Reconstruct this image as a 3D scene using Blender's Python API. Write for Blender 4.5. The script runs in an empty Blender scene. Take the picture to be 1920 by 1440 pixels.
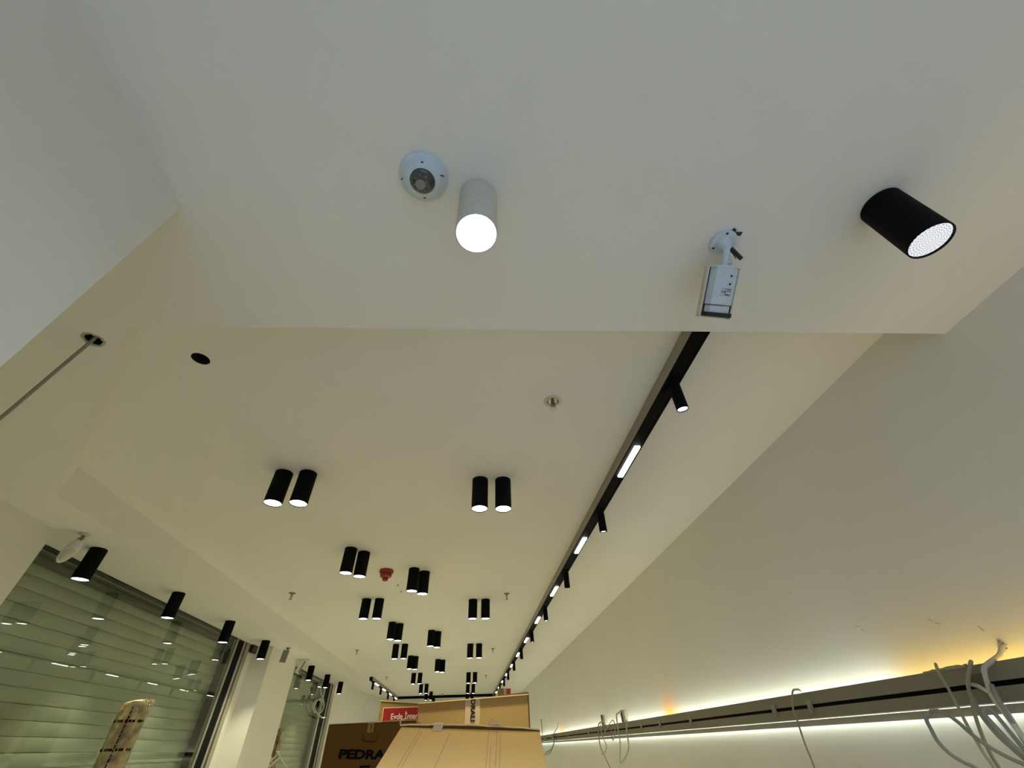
import bpy, bmesh, math, random
from mathutils import Matrix, Vector, Euler

random.seed(7)
PI = math.pi
sc = bpy.context.scene
C = sc.collection

# ------------------------------------------------------------------ camera, world, exposure
EYE = 1.60
cam_d = bpy.data.cameras.new('camera')
cam_d.sensor_width = 36.0
cam_d.lens = 758.87 / 1920 * 36.0
cam_d.clip_start = 0.02
cam_d.clip_end = 100
cam = bpy.data.objects.new('camera', cam_d)
C.objects.link(cam)
pitch, roll, yaw = 0.729694, -0.0413335, -0.115361
Rm = (Matrix.Rotation(yaw, 3, 'Z') @ Matrix.Rotation(pitch, 3, 'X') @
      Matrix.Rotation(PI / 2, 3, 'X') @ Matrix.Rotation(roll, 3, 'Z'))
cam.matrix_world = Matrix.Translation((0, 0, EYE)) @ Rm.to_4x4()
sc.camera = cam

WORLD_COL, WORLD_STR = (0.48, 0.63, 0.92, 1), 1.4
SPOT_W = 72.0            # each ceiling spotlight
SPOT_COL = (1.0, 0.945, 0.63)
NEAR_COL, NEAR_W = (0.50, 0.68, 1.0), 95.0   # the two lamps over the entrance burn colder
TRACK_W = 52.0
LENS_STR = 20.0
LED_STR = 17.0
w = bpy.data.worlds.new('evening_street_light')
sc.world = w
w.use_nodes = True
w.node_tree.nodes['Background'].inputs[0].default_value = WORLD_COL
w.node_tree.nodes['Background'].inputs[1].default_value = WORLD_STR
sc.view_settings.view_transform = 'Standard'
sc.view_settings.look = 'None'
sc.view_settings.exposure = -0.12
sc.view_settings.gamma = 1.0
sc.view_settings.use_curve_mapping = False
sc.cycles.max_bounces = 10
sc.cycles.diffuse_bounces = 6
sc.cycles.glossy_bounces = 4
sc.cycles.transparent_max_bounces = 12
sc.cycles.sample_clamp_indirect = 4.0
sc.cycles.caustics_reflective = False
sc.cycles.caustics_refractive = False

# ------------------------------------------------------------------ materials
def mat(name, col, rough=0.6, metal=0.0, spec=0.5, noise=0.0, nscale=8.0, bump=0.0, bscale=60.0, col2=None, coat=0.0):
    m = bpy.data.materials.new(name)
    m.use_nodes = True
    nt = m.node_tree
    b = nt.nodes['Principled BSDF']
    b.inputs['Base Color'].default_value = (*col, 1)
    b.inputs['Roughness'].default_value = rough
    b.inputs['Metallic'].default_value = metal
    b.inputs['Specular IOR Level'].default_value = spec
    b.inputs['Coat Weight'].default_value = coat
    tc = nt.nodes.new('ShaderNodeTexCoord')
    if noise > 0 or col2:
        n = nt.nodes.new('ShaderNodeTexNoise')
        n.inputs['Scale'].default_value = nscale
        n.inputs['Detail'].default_value = 6
        nt.links.new(tc.outputs['Object'], n.inputs['Vector'])
        r = nt.nodes.new('ShaderNodeValToRGB')
        c2 = col2 or tuple(max(0, c * (1 - noise)) for c in col)
        r.color_ramp.elements[0].position = 0.35
        r.color_ramp.elements[0].color = (*c2, 1)
        r.color_ramp.elements[1].position = 0.65
        r.color_ramp.elements[1].color = (*col, 1)
        nt.links.new(n.outputs['Fac'], r.inputs['Fac'])
        nt.links.new(r.outputs['Color'], b.inputs['Base Color'])
    if bump > 0:
        n2 = nt.nodes.new('ShaderNodeTexNoise')
        n2.inputs['Scale'].default_value = bscale
        n2.inputs['Detail'].default_value = 4
        nt.links.new(tc.outputs['Object'], n2.inputs['Vector'])
        bp = nt.nodes.new('ShaderNodeBump')
        bp.inputs['Strength'].default_value = bump
        bp.inputs['Distance'].default_value = 0.004
        nt.links.new(n2.outputs['Fac'], bp.inputs['Height'])
        nt.links.new(bp.outputs['Normal'], b.inputs['Normal'])
    return m

def emis(name, col, strength):
    m = bpy.data.materials.new(name)
    m.use_nodes = True
    nt = m.node_tree
    b = nt.nodes['Principled BSDF']
    b.inputs['Base Color'].default_value = (0.6, 0.6, 0.6, 1)
    b.inputs['Emission Color'].default_value = (*col, 1)
    b.inputs['Emission Strength'].default_value = strength
    return m

M_ceil = mat('ceiling_paint', (0.82, 0.81, 0.76), 0.9, spec=0.2, bump=0.06, bscale=9, noise=0.02, nscale=1.5)
M_wall = mat('wall_paint', (0.79, 0.78, 0.71), 0.85, spec=0.25, bump=0.25, bscale=14, noise=0.03, nscale=2.0)
M_floor = mat('floor_screed', (0.58, 0.57, 0.52), 0.6, noise=0.12, nscale=2.5)
M_black = mat('black_powder_coat', (0.003, 0.003, 0.003), 0.7, spec=0.1)
M_blackm = mat('black_plastic', (0.010, 0.010, 0.011), 0.4)
M_glare = mat('lamp_glare_grey', (0.60, 0.59, 0.50), 0.5, noise=0.10, nscale=25)  # black lamp body greyed to carry the glare of its lens
M_greyside = mat('grey_track_side', (0.30, 0.28, 0.23), 0.5)
M_lens = emis('lamp_lens', (1.0, 0.98, 0.90), LENS_STR)
M_lens_hot = emis('lamp_lens_bright', (0.86, 0.94, 1.0), 85)
M_led = emis('led_white', (0.95, 1.0, 0.88), LED_STR)
M_led_amber = emis('led_amber', (1.0, 0.66, 0.16), LED_STR * 0.8)
M_led_orange = emis('led_orange', (1.0, 0.42, 0.06), LED_STR * 1.5)
M_led_low = emis('led_white_lower', (0.90, 1.0, 0.88), 8.0)
M_insert = emis('linear_insert', (1.0, 0.98, 0.86), 14)
M_white = mat('white_plastic', (0.72, 0.74, 0.74), 0.45, noise=0.04, nscale=30)
M_whitecam = mat('white_camera_paint', (0.60, 0.68, 0.74), 0.4, noise=0.05, nscale=40)
M_whitewarm = mat('cream_plastic', (0.62, 0.58, 0.47), 0.5)
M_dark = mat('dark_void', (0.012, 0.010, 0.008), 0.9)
M_red = mat('red_plastic', (0.30, 0.012, 0.010), 0.4)
M_chrome = mat('brushed_steel', (0.55, 0.52, 0.45), 0.3, metal=1.0)
M_brass = mat('dull_brass', (0.24, 0.20, 0.12), 0.45, metal=0.6)
M_cableg = mat('grey_cable', (0.25, 0.25, 0.22), 0.5)
M_cablew = mat('white_cable', (0.48, 0.46, 0.38), 0.5)
M_cablebeige = mat('beige_cable', (0.34, 0.31, 0.21), 0.5)
M_slat = mat('shutter_slat', (0.52, 0.54, 0.47), 0.5, metal=0.1, noise=0.08, nscale=3)
M_housing = mat('dark_olive', (0.10, 0.10, 0.075), 0.7)
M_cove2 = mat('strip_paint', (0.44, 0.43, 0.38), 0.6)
M_alu = mat('aluminium', (0.42, 0.40, 0.34), 0.4, metal=0.6)
M_card = mat('light_cardboard', (0.92, 0.57, 0.19), 0.8, spec=0.2, noise=0.06, nscale=5, bump=0.1, bscale=200)
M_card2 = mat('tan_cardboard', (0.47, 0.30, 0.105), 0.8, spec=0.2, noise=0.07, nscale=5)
M_cardshade = mat('shaded_cardboard', (0.13, 0.068, 0.014), 0.85, spec=0.15, noise=0.07, nscale=5)  # shade of carton B and the flaps is put into this brown
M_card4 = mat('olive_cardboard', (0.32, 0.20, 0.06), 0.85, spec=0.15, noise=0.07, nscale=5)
M_edge = mat('cut_cardboard_edge', (0.80, 0.60, 0.30), 0.9)
M_tape = mat('packing_tape', (0.66, 0.47, 0.24), 0.5, coat=0.1)
M_tapeclear = mat('clear_tape', (0.72, 0.52, 0.27), 0.3, coat=0.3)
M_ink = mat('black_ink', (0.004, 0.0035, 0.004), 0.8, spec=0.1)
M_redlabel = mat('red_label', (0.36, 0.02, 0.015), 0.5, spec=0.2)
M_whitelabel = mat('white_print', (0.85, 0.80, 0.70), 0.5)
M_wrap = mat('plastic_wrapped_cloth', (0.50, 0.40, 0.21), 0.25, col2=(0.13, 0.09, 0.035), nscale=11, bump=1.0, bscale=38, coat=0.7)
M_maroon = mat('red_board', (0.42, 0.02, 0.02), 0.5)
M_tan = mat('tan_board', (0.50, 0.36, 0.20), 0.6)
M_brown = mat('brown_board', (0.22, 0.16, 0.07), 0.6)
M_bluegl = mat('camera_dome_glass', (0.045, 0.055, 0.05), 0.08, coat=0.5)
M_plaster = mat('rough_plaster', (0.55, 0.50, 0.38), 0.95, noise=0.25, nscale=60, bump=0.6, bscale=120)
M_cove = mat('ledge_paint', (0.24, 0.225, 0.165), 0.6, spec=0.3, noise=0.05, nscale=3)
M_leak = mat('light_leak_white', (0.85, 0.85, 0.78), 0.35)

def lens_faceted():
    m = bpy.data.materials.new('faceted_lens')
    m.use_nodes = True
    nt = m.node_tree
    N, L = nt.nodes, nt.links
    b = N['Principled BSDF']
    tc = N.new('ShaderNodeTexCoord')
    sp = N.new('ShaderNodeSeparateXYZ')
    L.new(tc.outputs['Object'], sp.inputs[0])
    def mth(op, a=None, bb=None, va=None, vb=None):
        n = N.new('ShaderNodeMath'); n.operation = op
        if a is not None: L.new(a, n.inputs[0])
        if va is not None: n.inputs[0].default_value = va
        if bb is not None: L.new(bb, n.inputs[1])
        if vb is not None: n.inputs[1].default_value = vb
        return n.outputs[0]
    x2 = mth('MULTIPLY', sp.outputs['X'], sp.outputs['X'])
    y2 = mth('MULTIPLY', sp.outputs['Y'], sp.outputs['Y'])
    r = mth('SQRT', mth('ADD', x2, y2))
    th = mth('ARCTAN2', sp.outputs['Y'], sp.outputs['X'])
    s1 = mth('SINE', mth('MULTIPLY', th, vb=26.0))
    s2 = mth('SINE', mth('MULTIPLY', r, vb=1000.0))
    pat = mth('ADD', mth('MULTIPLY', s1, s2), mth('MULTIPLY', s2, vb=0.5))
    rp = N.new('ShaderNodeValToRGB')
    rp.color_ramp.elements[0].position = 0.0
    rp.color_ramp.elements[0].color = (0.22, 0.25, 0.45, 1)
    rp.color_ramp.elements[1].position = 0.6
    rp.color_ramp.elements[1].color = (1, 1, 1, 1)
    L.new(mth('ADD', mth('MULTIPLY', pat, vb=0.5), vb=0.5), rp.inputs['Fac'])
    L.new(rp.outputs['Color'], b.inputs['Emission Color'])
    b.inputs['Emission Strength'].default_value = 1.0
    b.inputs['Base Color'].default_value = (0.05, 0.05, 0.05, 1)
    return m
M_facet = lens_faceted()

def glass_mat():
    m = bpy.data.materials.new('window_glass')
    m.use_nodes = True
    nt = m.node_tree
    N, L = nt.nodes, nt.links
    N.remove(N['Principled BSDF'])
    out = N['Material Output']
    tr = N.new('ShaderNodeBsdfTransparent')
    tr.inputs[0].default_value = (0.86, 0.89, 0.84, 1)
    gl = N.new('ShaderNodeBsdfGlossy')
    gl.inputs['Roughness'].default_value = 0.0
    gl.inputs[0].default_value = (0.95, 1.0, 0.93, 1)
    fr = N.new('ShaderNodeFresnel')
    fr.inputs['IOR'].default_value = 1.6
    mx = N.new('ShaderNodeMixShader')
    ge = N.new('ShaderNodeNewGeometry')
    inv = N.new('ShaderNodeMath'); inv.operation = 'SUBTRACT'; inv.inputs[0].default_value = 1.0
    L.new(ge.outputs['Backfacing'], inv.inputs[1])
    mu = N.new('ShaderNodeMath'); mu.operation = 'MULTIPLY'
    L.new(fr.outputs[0], mu.inputs[0]); L.new(inv.outputs[0], mu.inputs[1])
    L.new(mu.outputs[0], mx.inputs[0])
    L.new(tr.outputs[0], mx.inputs[1])
    L.new(gl.outputs[0], mx.inputs[2])
    L.new(mx.outputs[0], out.inputs[0])
    return m
M_glass = glass_mat()

# ------------------------------------------------------------------ mesh helpers
def new_bm(): return bmesh.new()

def add_box(bm, x0, x1, y0, y1, z0, z1, bevel=0.0, mtx=None):
    r = bmesh.ops.create_cube(bm, size=1.0)
    vs = r['verts']
    for v in vs:
        v.co = Vector(((x0 + x1) / 2 + v.co.x * (x1 - x0), (y0 + y1) / 2 + v.co.y * (y1 - y0), (z0 + z1) / 2 + v.co.z * (z1 - z0)))
    if bevel > 0:
        es = list({e for v in vs for e in v.link_edges})
        r2 = bmesh.ops.bevel(bm, geom=es, offset=bevel, segments=2, affect='EDGES', profile=0.5)
        vs = [v for v in bm.verts if v.is_valid and v in set(r2['verts'])] or vs
        vs = list({v for f in r2['faces'] for v in f.verts} | {v for v in vs if v.is_valid})
    if mtx:
        bmesh.ops.transform(bm, matrix=mtx, verts=vs)
    return vs

def add_lathe(bm, prof, n=40, mtx=None, caps=(True, True)):
    """prof: list of (r,z) revolved about z."""
    rings = []
    for r, z in prof:
        if r < 1e-6:
            rings.append([bm.verts.new((0, 0, z))])
        else:
            rings.append([bm.verts.new((r * math.cos(2 * PI * i / n), r * math.sin(2 * PI * i / n), z)) for i in range(n)])
    for a, b in zip(rings[:-1], rings[1:]):
        for i in range(n):
            j = (i + 1) % n
            if len(a) == 1 and len(b) == 1: continue
            if len(a) == 1: bm.faces.new((a[0], b[i], b[j]))
            elif len(b) == 1: bm.faces.new((a[i], a[j], b[0]))
            else: bm.faces.new((a[i], a[j], b[j], b[i]))
    if caps[0] and len(rings[0]) > 1: bm.faces.new(rings[0][::-1])
    if caps[1] and len(rings[-1]) > 1: bm.faces.new(rings[-1])
    vs = [v for r in rings for v in r]
    if mtx: bmesh.ops.transform(bm, matrix=mtx, verts=vs)
    return vs

def smooth_pts(pts, sub=6, closed=False):
    P = [Vector(p) for p in pts]
    out = []
    n = len(P)
    for i in range(n - 1):
        p0 = P[max(i - 1, 0)]; p1 = P[i]; p2 = P[i + 1]; p3 = P[min(i + 2, n - 1)]
        for k in range(sub):
            t = k / sub
            out.append(0.5 * ((2 * p1) + (-p0 + p2) * t + (2 * p0 - 5 * p1 + 4 * p2 - p3) * t * t + (-p0 + 3 * p1 - 3 * p2 + p3) * t ** 3))
    out.append(P[-1])
    return out

def add_tube(bm, pts, r, n=8, sub=6):
    P = smooth_pts(pts, sub) if sub > 1 else [Vector(p) for p in pts]
    up = Vector((0.3, 0.2, 1)).normalized()
    rings = []
    prev = None
    for i, p in enumerate(P):
        t = (P[min(i + 1, len(P) - 1)] - P[max(i - 1, 0)])
        if t.length < 1e-9: t = Vector((0, 0, 1))
        t.normalize()
        a = prev if prev else up
        a = (a - t * a.dot(t))
        if a.length < 1e-6: a = Vector((1, 0, 0)) - t * t.x
        a.normalize(); prev = a
        b = t.cross(a)
        rings.append([bm.verts.new(p + r * (math.cos(2 * PI * k / n) * a + math.sin(2 * PI * k / n) * b)) for k in range(n)])
    for A, B in zip(rings[:-1], rings[1:]):
        for k in range(n):
            bm.faces.new((A[k], A[(k + 1) % n], B[(k + 1) % n], B[k]))
    bm.faces.new(rings[0][::-1]); bm.faces.new(rings[-1])

def add_prism(bm, poly, z0, z1):
    b = [bm.verts.new((x, y, z0)) for x, y in poly]
    t = [bm.verts.new((x, y, z1)) for x, y in poly]
    n = len(poly)
    for i in range(n):
        j = (i + 1) % n
        bm.faces.new((b[i], b[j], t[j], t[i]))
    bm.faces.new(t)
    bm.faces.new(b[::-1])

def add_hexa(bm, c8):
    """c8: 4 bottom corners then 4 top corners, both counter-clockwise."""
    v = [bm.verts.new(c) for c in c8]
    for f in ((3, 2, 1, 0), (4, 5, 6, 7), (0, 1, 5, 4), (1, 2, 6, 5), (2, 3, 7, 6), (3, 0, 4, 7)):
        bm.faces.new([v[i] for i in f])

def slab_with_hole(bm, poly, z, thick, hole=None):
    """ceiling plate: underside at z with an optional round hole (cx,cy,r) cut through it."""
    def loop(pts):
        vs = [bm.verts.new((x, y, z)) for x, y in pts]
        return vs, [bm.edges.new((vs[i], vs[(i + 1) % len(vs)])) for i in range(len(vs))]
    ov, oe = loop(poly)
    edges = list(oe)
    hv = []
    if hole:
        cx, cy, r = hole
        hv, he = loop([(cx + r * math.cos(2 * PI * i / 28), cy + r * math.sin(2 * PI * i / 28)) for i in range(28)])
        edges += he
    bmesh.ops.triangle_fill(bm, edges=edges, use_beauty=True, normal=(0, 0, -1))
    tops = []
    for vs in (ov, hv):
        if not vs: continue
        up = [bm.verts.new((v.co.x, v.co.y, z + thick)) for v in vs]
        for i in range(len(vs)):
            j = (i + 1) % len(vs)
            bm.faces.new((vs[i], vs[j], up[j], up[i]))
        tops.append([bm.edges.get((up[i], up[(i + 1) % len(up)])) for i in range(len(up))])
    bmesh.ops.triangle_fill(bm, edges=[e for t_ in tops for e in t_], use_beauty=True, normal=(0, 0, 1))
    bmesh.ops.recalc_face_normals(bm, faces=bm.faces)

def obj(name, bm, m, parent=None, smooth=False, loc=None):
    me = bpy.data.meshes.new(name)
    bmesh.ops.recalc_face_normals(bm, faces=bm.faces[:])
    bm.to_mesh(me); bm.free()
    if m: me.materials.append(m)
    o = bpy.data.objects.new(name, me)
    C.objects.link(o)
    if smooth:
        for p in me.polygons: p.use_smooth = True
        try: me.set_sharp_from_angle(angle=math.radians(35))
        except Exception: pass
    if parent: o.parent = parent
    if loc: o.location = loc
    return o

def tag(o, label=None, cat=None, group=None, kind=None):
    if label: o['label'] = label
    if cat: o['category'] = cat
    if group: o['group'] = group
    if kind: o['kind'] = kind
    return o

def thing(name, label, cat, loc=(0, 0, 0), rot=(0, 0, 0), group=None):
    o = bpy.data.objects.new(name, None)
    o.empty_display_size = 0.05
    C.objects.link(o)
    o.location = loc; o.rotation_euler = rot
    return tag(o, label, cat, group)

def struct(name, bm, m, label=None, parent=None):
    o = obj(name, bm, m, parent)
    if not parent: tag(o, label, None, None, 'structure')
    return o

def text_obj(name, s, size, m, parent, mtx, ex=0.0006, bold=0.0, xs=1.0, align='CENTER'):
    cu = bpy.data.curves.new(name, 'FONT')
    cu.body = s; cu.size = size; cu.extrude = ex; cu.offset = bold
    cu.align_x = align; cu.align_y = 'CENTER'
    cu.materials.append(m)
    o = bpy.data.objects.new(name, cu)
    C.objects.link(o)
    o.parent = parent
    bpy.context.view_layer.update()
    me = bpy.data.meshes.new_from_object(o.evaluated_get(bpy.context.evaluated_depsgraph_get()))
    bpy.data.objects.remove(o)
    me.name = name
    o = bpy.data.objects.new(name, me)
    C.objects.link(o)
    o.parent = parent
    o.matrix_local = mtx @ Matrix.Diagonal((xs, 1, 1, 1))
    return o

# ------------------------------------------------------------------ room shell
H1, H2 = 2.750, 2.934          # dropped soffit / raised main ceiling
XR = 1.816                     # right wall face
XP, XW = -2.714, -2.960        # pilaster face / window plane on the left
Y0, Y1 = -2.6, 18.5

bm = new_bm(); add_box(bm, -3.5, 2.1, Y0, Y1 + .2, -0.1, 0.0)
struct('floor', bm, M_floor, 'pale bare screed floor of the shop')

# main ceiling with the round hole that shows near the coffer corner
HOLE = (-1.237, 1.389, 0.038)
bm = new_bm(); slab_with_hole(bm, [(-3.5, 0.86), (2.0, 0.86), (2.0, Y1 + .2), (-3.5, Y1 + .2)], H2, 0.03, HOLE)
ceil = struct('ceiling', bm, M_ceil, 'raised cream ceiling carrying the paired black spotlights')
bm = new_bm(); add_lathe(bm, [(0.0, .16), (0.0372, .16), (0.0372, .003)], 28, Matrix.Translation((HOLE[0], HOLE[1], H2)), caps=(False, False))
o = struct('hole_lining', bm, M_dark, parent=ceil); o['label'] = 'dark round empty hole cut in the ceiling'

# dropped soffit: slab across the front and strip along the windows, with the coffer cut out
SH = (-1.398, 1.118, 0.028)
soff = [(-3.5, Y0), (2.0, Y0), (2.0, 0.885), (XR, 0.8935), (-1.225, 1.0435), (-1.248, 1.049), (-1.262, 1.063), (-2.378, 2.370), (-2.431, 11.80), (-3.5, 11.80)]
bm = new_bm(); slab_with_hole(bm, soff, H1, H2 - H1 + .02, SH)
soffit = struct('ceiling.001', bm, M_ceil, 'lower dropped ceiling across the front and along the windows')
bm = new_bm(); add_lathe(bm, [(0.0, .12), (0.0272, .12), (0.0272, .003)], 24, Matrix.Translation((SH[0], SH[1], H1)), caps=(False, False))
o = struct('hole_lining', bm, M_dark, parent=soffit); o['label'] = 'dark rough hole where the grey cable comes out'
bm = new_bm()
for i in range(26):                                        # crumbled plaster rim
    a = 2 * PI * i / 26; r = 0.031 + random.uniform(-.002, .004)
    add_box(bm, -.004, .004, -.003, .003, -.002, .001, 0, Matrix.Translation((SH[0] + r * math.cos(a), SH[1] + r * math.sin(a), H1)) @ Matrix.Rotation(a + random.random(), 4, 'Z'))
struct('plaster_rim', bm, M_plaster, parent=soffit)

bm = new_bm(); add_box(bm, XR, 2.0, Y0, Y1 + .2, 0, H2 + .02)
wall_r = struct('wall_right', bm, M_wall, 'long plain cream wall on the right above the lit ledge')
bm = new_bm(); add_box(bm, -3.5, 2.0, Y1, Y1 + .2, 0, H2)
struct('wall_back', bm, M_wall, 'far end wall of the shop')
# left side: near pier, two pilasters, plain wall beyond the windows
bm = new_bm(); add_box(bm, -3.5, -0.84, Y0, 0.589, 0, H1)
struct('wall_left', bm, M_wall, 'near pale wall face at the upper left corner')
bm = new_bm(); add_box(bm, -3.5, XP, 0.589, 2.862, 0, H1)
struct('wall_left.001', bm, M_wall, 'beige pilaster left of the first shuttered window')
bm = new_bm(); add_box(bm, -3.5, XP, 6.948, 8.05, 0, H1)
struct('wall_left.002', bm, M_wall, 'beige pilaster standing between the two windows')
bm = new_bm(); add_box(bm, -3.5, XW, 6.78, 6.948, 0, H1)
struct('wall_left.003', bm, M_wall, 'narrow wall return beside the first window')
bm = new_bm(); add_prism(bm, [(-3.5, 11.69), (-2.975, 11.69), (-3.02, 11.80), (-3.02, 15.83), (-2.756, 17.72), (-2.70, 18.5), (-3.5, 18.5)], 0, H2)
struct('wall_left.004', bm, M_wall, 'pale wall beyond the second window with a shallow bend')
# back of the shutter recesses, above-lintel closure
bm = new_bm(); add_box(bm, -3.5, -3.30, 2.862, 11.69, 0, H1)
struct('wall_left.005', bm, M_wall, 'outer wall closing the shutter recesses')

# ------------------------------------------------------------------ windows and shutters
def window(idx, ya, yb, guide, label):
    """glass from ya to yb, black guide profile and aluminium mullions to guide end"""
    w = thing('window_%d' % idx, label, None, (XW, ya, 0))
    w['kind'] = 'structure'
    bm = new_bm(); add_box(bm, -.006, 0.0, 0, yb - ya, 0.10, H1 - .014)
    obj('pane', bm, M_glass, w)
    bm = new_bm(); add_box(bm, -.05, .004, 0, guide[-1][1] - ya, H1 - .014, H1 - .001, .002)
    o = obj('head_rail', bm, M_blackm, w); o['label'] = 'dark rail along the top of the glass'
    bm = new_bm(); add_box(bm, -.05, .012, 0, yb - ya, 0.0, 0.10, .003)
    obj('sill_rail', bm, M_alu, w)
    for (a, b, x0, x1, m, nm) in guide:
        bm = new_bm(); add_box(bm, x0, x1, a - ya, b - ya, 0, H1 - .002 if m is not M_blackm else H1 - .003, .003)
        obj(nm, bm, m, w)
    return w

window(1, 2.864, 6.36, [(6.36, 6.40, -.03, .012, M_alu, 'glazing_bead'), (6.40, 6.575, -.16, .002, M_black, 'guide_channel'), (6.575, 6.625, -.02, .010, M_alu, 'mullion'),
                        (6.625, 6.665, -.04, -.006, M_blackm, 'shadow_gap'), (6.665, 6.735, -.02, .014, M_alu, 'mullion'), (6.735, 6.78, -.03, .006, M_cablebeige, 'edge_strip')],
       'large shop window with closed roller shutter behind its reflecting glass')
window(2, 8.052, 10.85, [(10.85, 10.95, -.03, .01, M_alu, 'glazing_bead'), (10.95, 11.30, -.14, .002, M_black, 'guide_channel'), (11.30, 11.36, -.02, .012, M_alu, 'mullion'), (11.36, 11.48, -.05, -.004, M_blackm, 'shadow_gap'),
                         (11.48, 11.69, -.03, .015, M_alu, 'mullion')],
       'second smaller shop window beyond the pilaster with black side frame')

def shutter(ya, yb, label):
    t = thing('roller_shutter', label, 'shutter', (-3.10, ya, 0), group=None)
    pitch_ = 0.0855
    base = None
    n = int((H1 - .07) / pitch_)
    for k in range(n):
        if base is None:
            bm = new_bm()
            N = 6
            prof = [(0.007 * math.sin(PI * i / N) ** 0.7 if 0 < i < N else 0.0, -pitch_ * 0.96 * i / N) for i in range(N + 1)]
            prof = [(-0.004, 0.0)] + prof + [(-0.004, -pitch_ * .96)]
            L = yb - ya
            A = [bm.verts.new((x, 0, z)) for x, z in prof]
            B = [bm.verts.new((x, L, z)) for x, z in prof]
            for i in range(len(prof) - 1): bm.faces.new((A[i], A[i + 1], B[i + 1], B[i]))
            bm.faces.new((A[-1], A[0], B[0], B[-1]))
            bm.faces.new(A); bm.faces.new(B[::-1])
            o = obj('slat', bm, M_slat, t, smooth=True)
            base = o
        else:
            o = base.copy(); C.objects.link(o); o.parent = t
        o.location = (random.uniform(-.0012, .0012), 0, 0.045 + (k + 1) * pitch_)
    bm = new_bm(); add_box(bm, -.012, .012, 0, yb - ya, 0, .045, .003)
    obj('bottom_rail', bm, M_alu, t)
    bm = new_bm(); add_box(bm, -.02, .07, 0, yb - ya, H1 - .075, H1 - .04, .004)  # dark tone stands in for the shade above the slats
    obj('shutter_housing', bm, M_housing, t)['label'] = 'housing coloured dark for the shade above the slats'
    return t
shutter(2.87, 6.40, 'grey green slatted roller shutter behind the first window')
shutter(8.06, 10.95, 'grey green slatted roller shutter behind the second window')

# small black box at the top of the wall return
t = thing('junction_box', 'small black box under the soffit beside the first window frame', 'box', (-2.958, 6.79, 2.745))
bm = new_bm(); add_box(bm, 0, .045, 0, .15, -.085, 0, .003); obj('housing', bm, M_blackm, t)
bm = new_bm()
for k in range(4): add_box(bm, .045, .049, .03 + k * .028, .036 + k * .028, -.075, -.02)
obj('ribs', bm, M_brown, t)

# ------------------------------------------------------------------ ceiling spotlights
RB, LB = 0.052, 0.206
def body_mesh(rb=RB, lb=LB):
    bm = new_bm()
    add_lathe(bm, [(0.0, 0.0), (rb - .002, 0.0), (rb, -.002), (rb, -lb + .001), (rb - .001, -lb), (rb - .003, -lb), (rb - .0035, -lb + .012), (0.0, -lb + .014)], 48, caps=(False, False))
    return bm
def lens_mesh(rb=RB, lb=LB):
    bm = new_bm()
    add_lathe(bm, [(rb - .0036, -lb + .006), (rb * .7, -lb + .0035), (rb * .35, -lb + .0028), (0.0, -lb + .0025)], 48, caps=(True, False))
    return bm

def make_light(rootobj, z, watts, col=SPOT_COL, size=math.radians(88), blend=0.9, name='light_beam'):
    ld = bpy.data.lights.new(name, 'SPOT')
    ld.energy = watts; ld.color = col; ld.spot_size = size; ld.spot_blend = blend; ld.shadow_soft_size = 0.035
    lo = bpy.data.objects.new(name, ld)
    C.objects.link(lo); lo.parent = rootobj; lo.location = (0, 0, z)
    return lo

spot_proto = None
def spotlight(x, y, z, label, group, body_m=None, lens_m=None, rz=0.0):
    global spot_proto
    if spot_proto is None:
        t = thing('ceiling_spotlight', label, 'spotlight', (x, y, z), (0, 0, rz), group)
        b = obj('body', body_mesh(), M_black, t, smooth=True)
        l = obj('lens', lens_mesh(), M_lens, t, smooth=True); l['label'] = 'glowing white lens'
        lg = make_light(t, -LB - .004, SPOT_W)
        spot_proto = (t, b, l, lg)
        parts = [b, l]
    else:
        t = spot_proto[0].copy(); C.objects.link(t)
        t.location = (x, y, z); t.rotation_euler = (0, 0, rz)
        tag(t, label, 'spotlight', group)
        parts = []
        for p in spot_proto[1:]:
            c = p.copy(); C.objects.link(c); c.parent = t; parts.append(c)
    if body_m:
        parts[0].data = parts[0].data.copy(); parts[0].data.materials[0] = body_m
    if lens_m:
        parts[1].data = parts[1].data.copy(); parts[1].data.materials[0] = lens_m
    return t

# left soffit row
GS = 'single black cylinder spotlights along the window soffit'
ys = [2.798, 3.765, 4.743, 5.716, 7.646, 8.634, 9.636]
lab = ['black cylinder spotlight above the first window, nearest beside the oval white sensor',
       'second black cylinder spotlight of the window row, over the middle of the first window',
       'third black cylinder spotlight of the window row, near the first window black frame',
       'fourth black cylinder spotlight of the window row, in front of the pilaster edge',
       'black cylinder spotlight just above the second window left half',
       'black cylinder spotlight in front of the second window black frame',
       'farthest black cylinder spotlight of the window row, before the plain wall']
for y, l in zip(ys, lab):
    q = spotlight((-2.315 - .003 * y) * 1.15 + .0, y * 1.15, H1, l, GS)
    for ch in q.children:
        if ch.type == 'LIGHT':
            ch.data = row_light = (globals().get('row_light') or ch.data.copy()); row_light.energy = SPOT_W * .9

# the two big near ones on the front soffit
sa = spotlight(-0.013 * 1.15, 0.435 * 1.15, H1, 'cylinder spotlight coloured pale for its glare, with dazzling white face beside the dome camera', None, M_glare, M_lens_hot)
sb_ = spotlight(1.010 * 1.15, 0.379 * 1.15, H1, 'large near black cylinder spotlight at right with faceted lens', None, None, M_facet)

for q in (sa, sb_):
    for ch in q.children:
        if ch.type == 'LIGHT':
            ch.data = ch.data.copy(); ch.data.color = NEAR_COL; ch.data.energy = NEAR_W; ch.data.spot_size = math.radians(110)
GP = 'paired black cylinder spotlights on the main ceiling'
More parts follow.
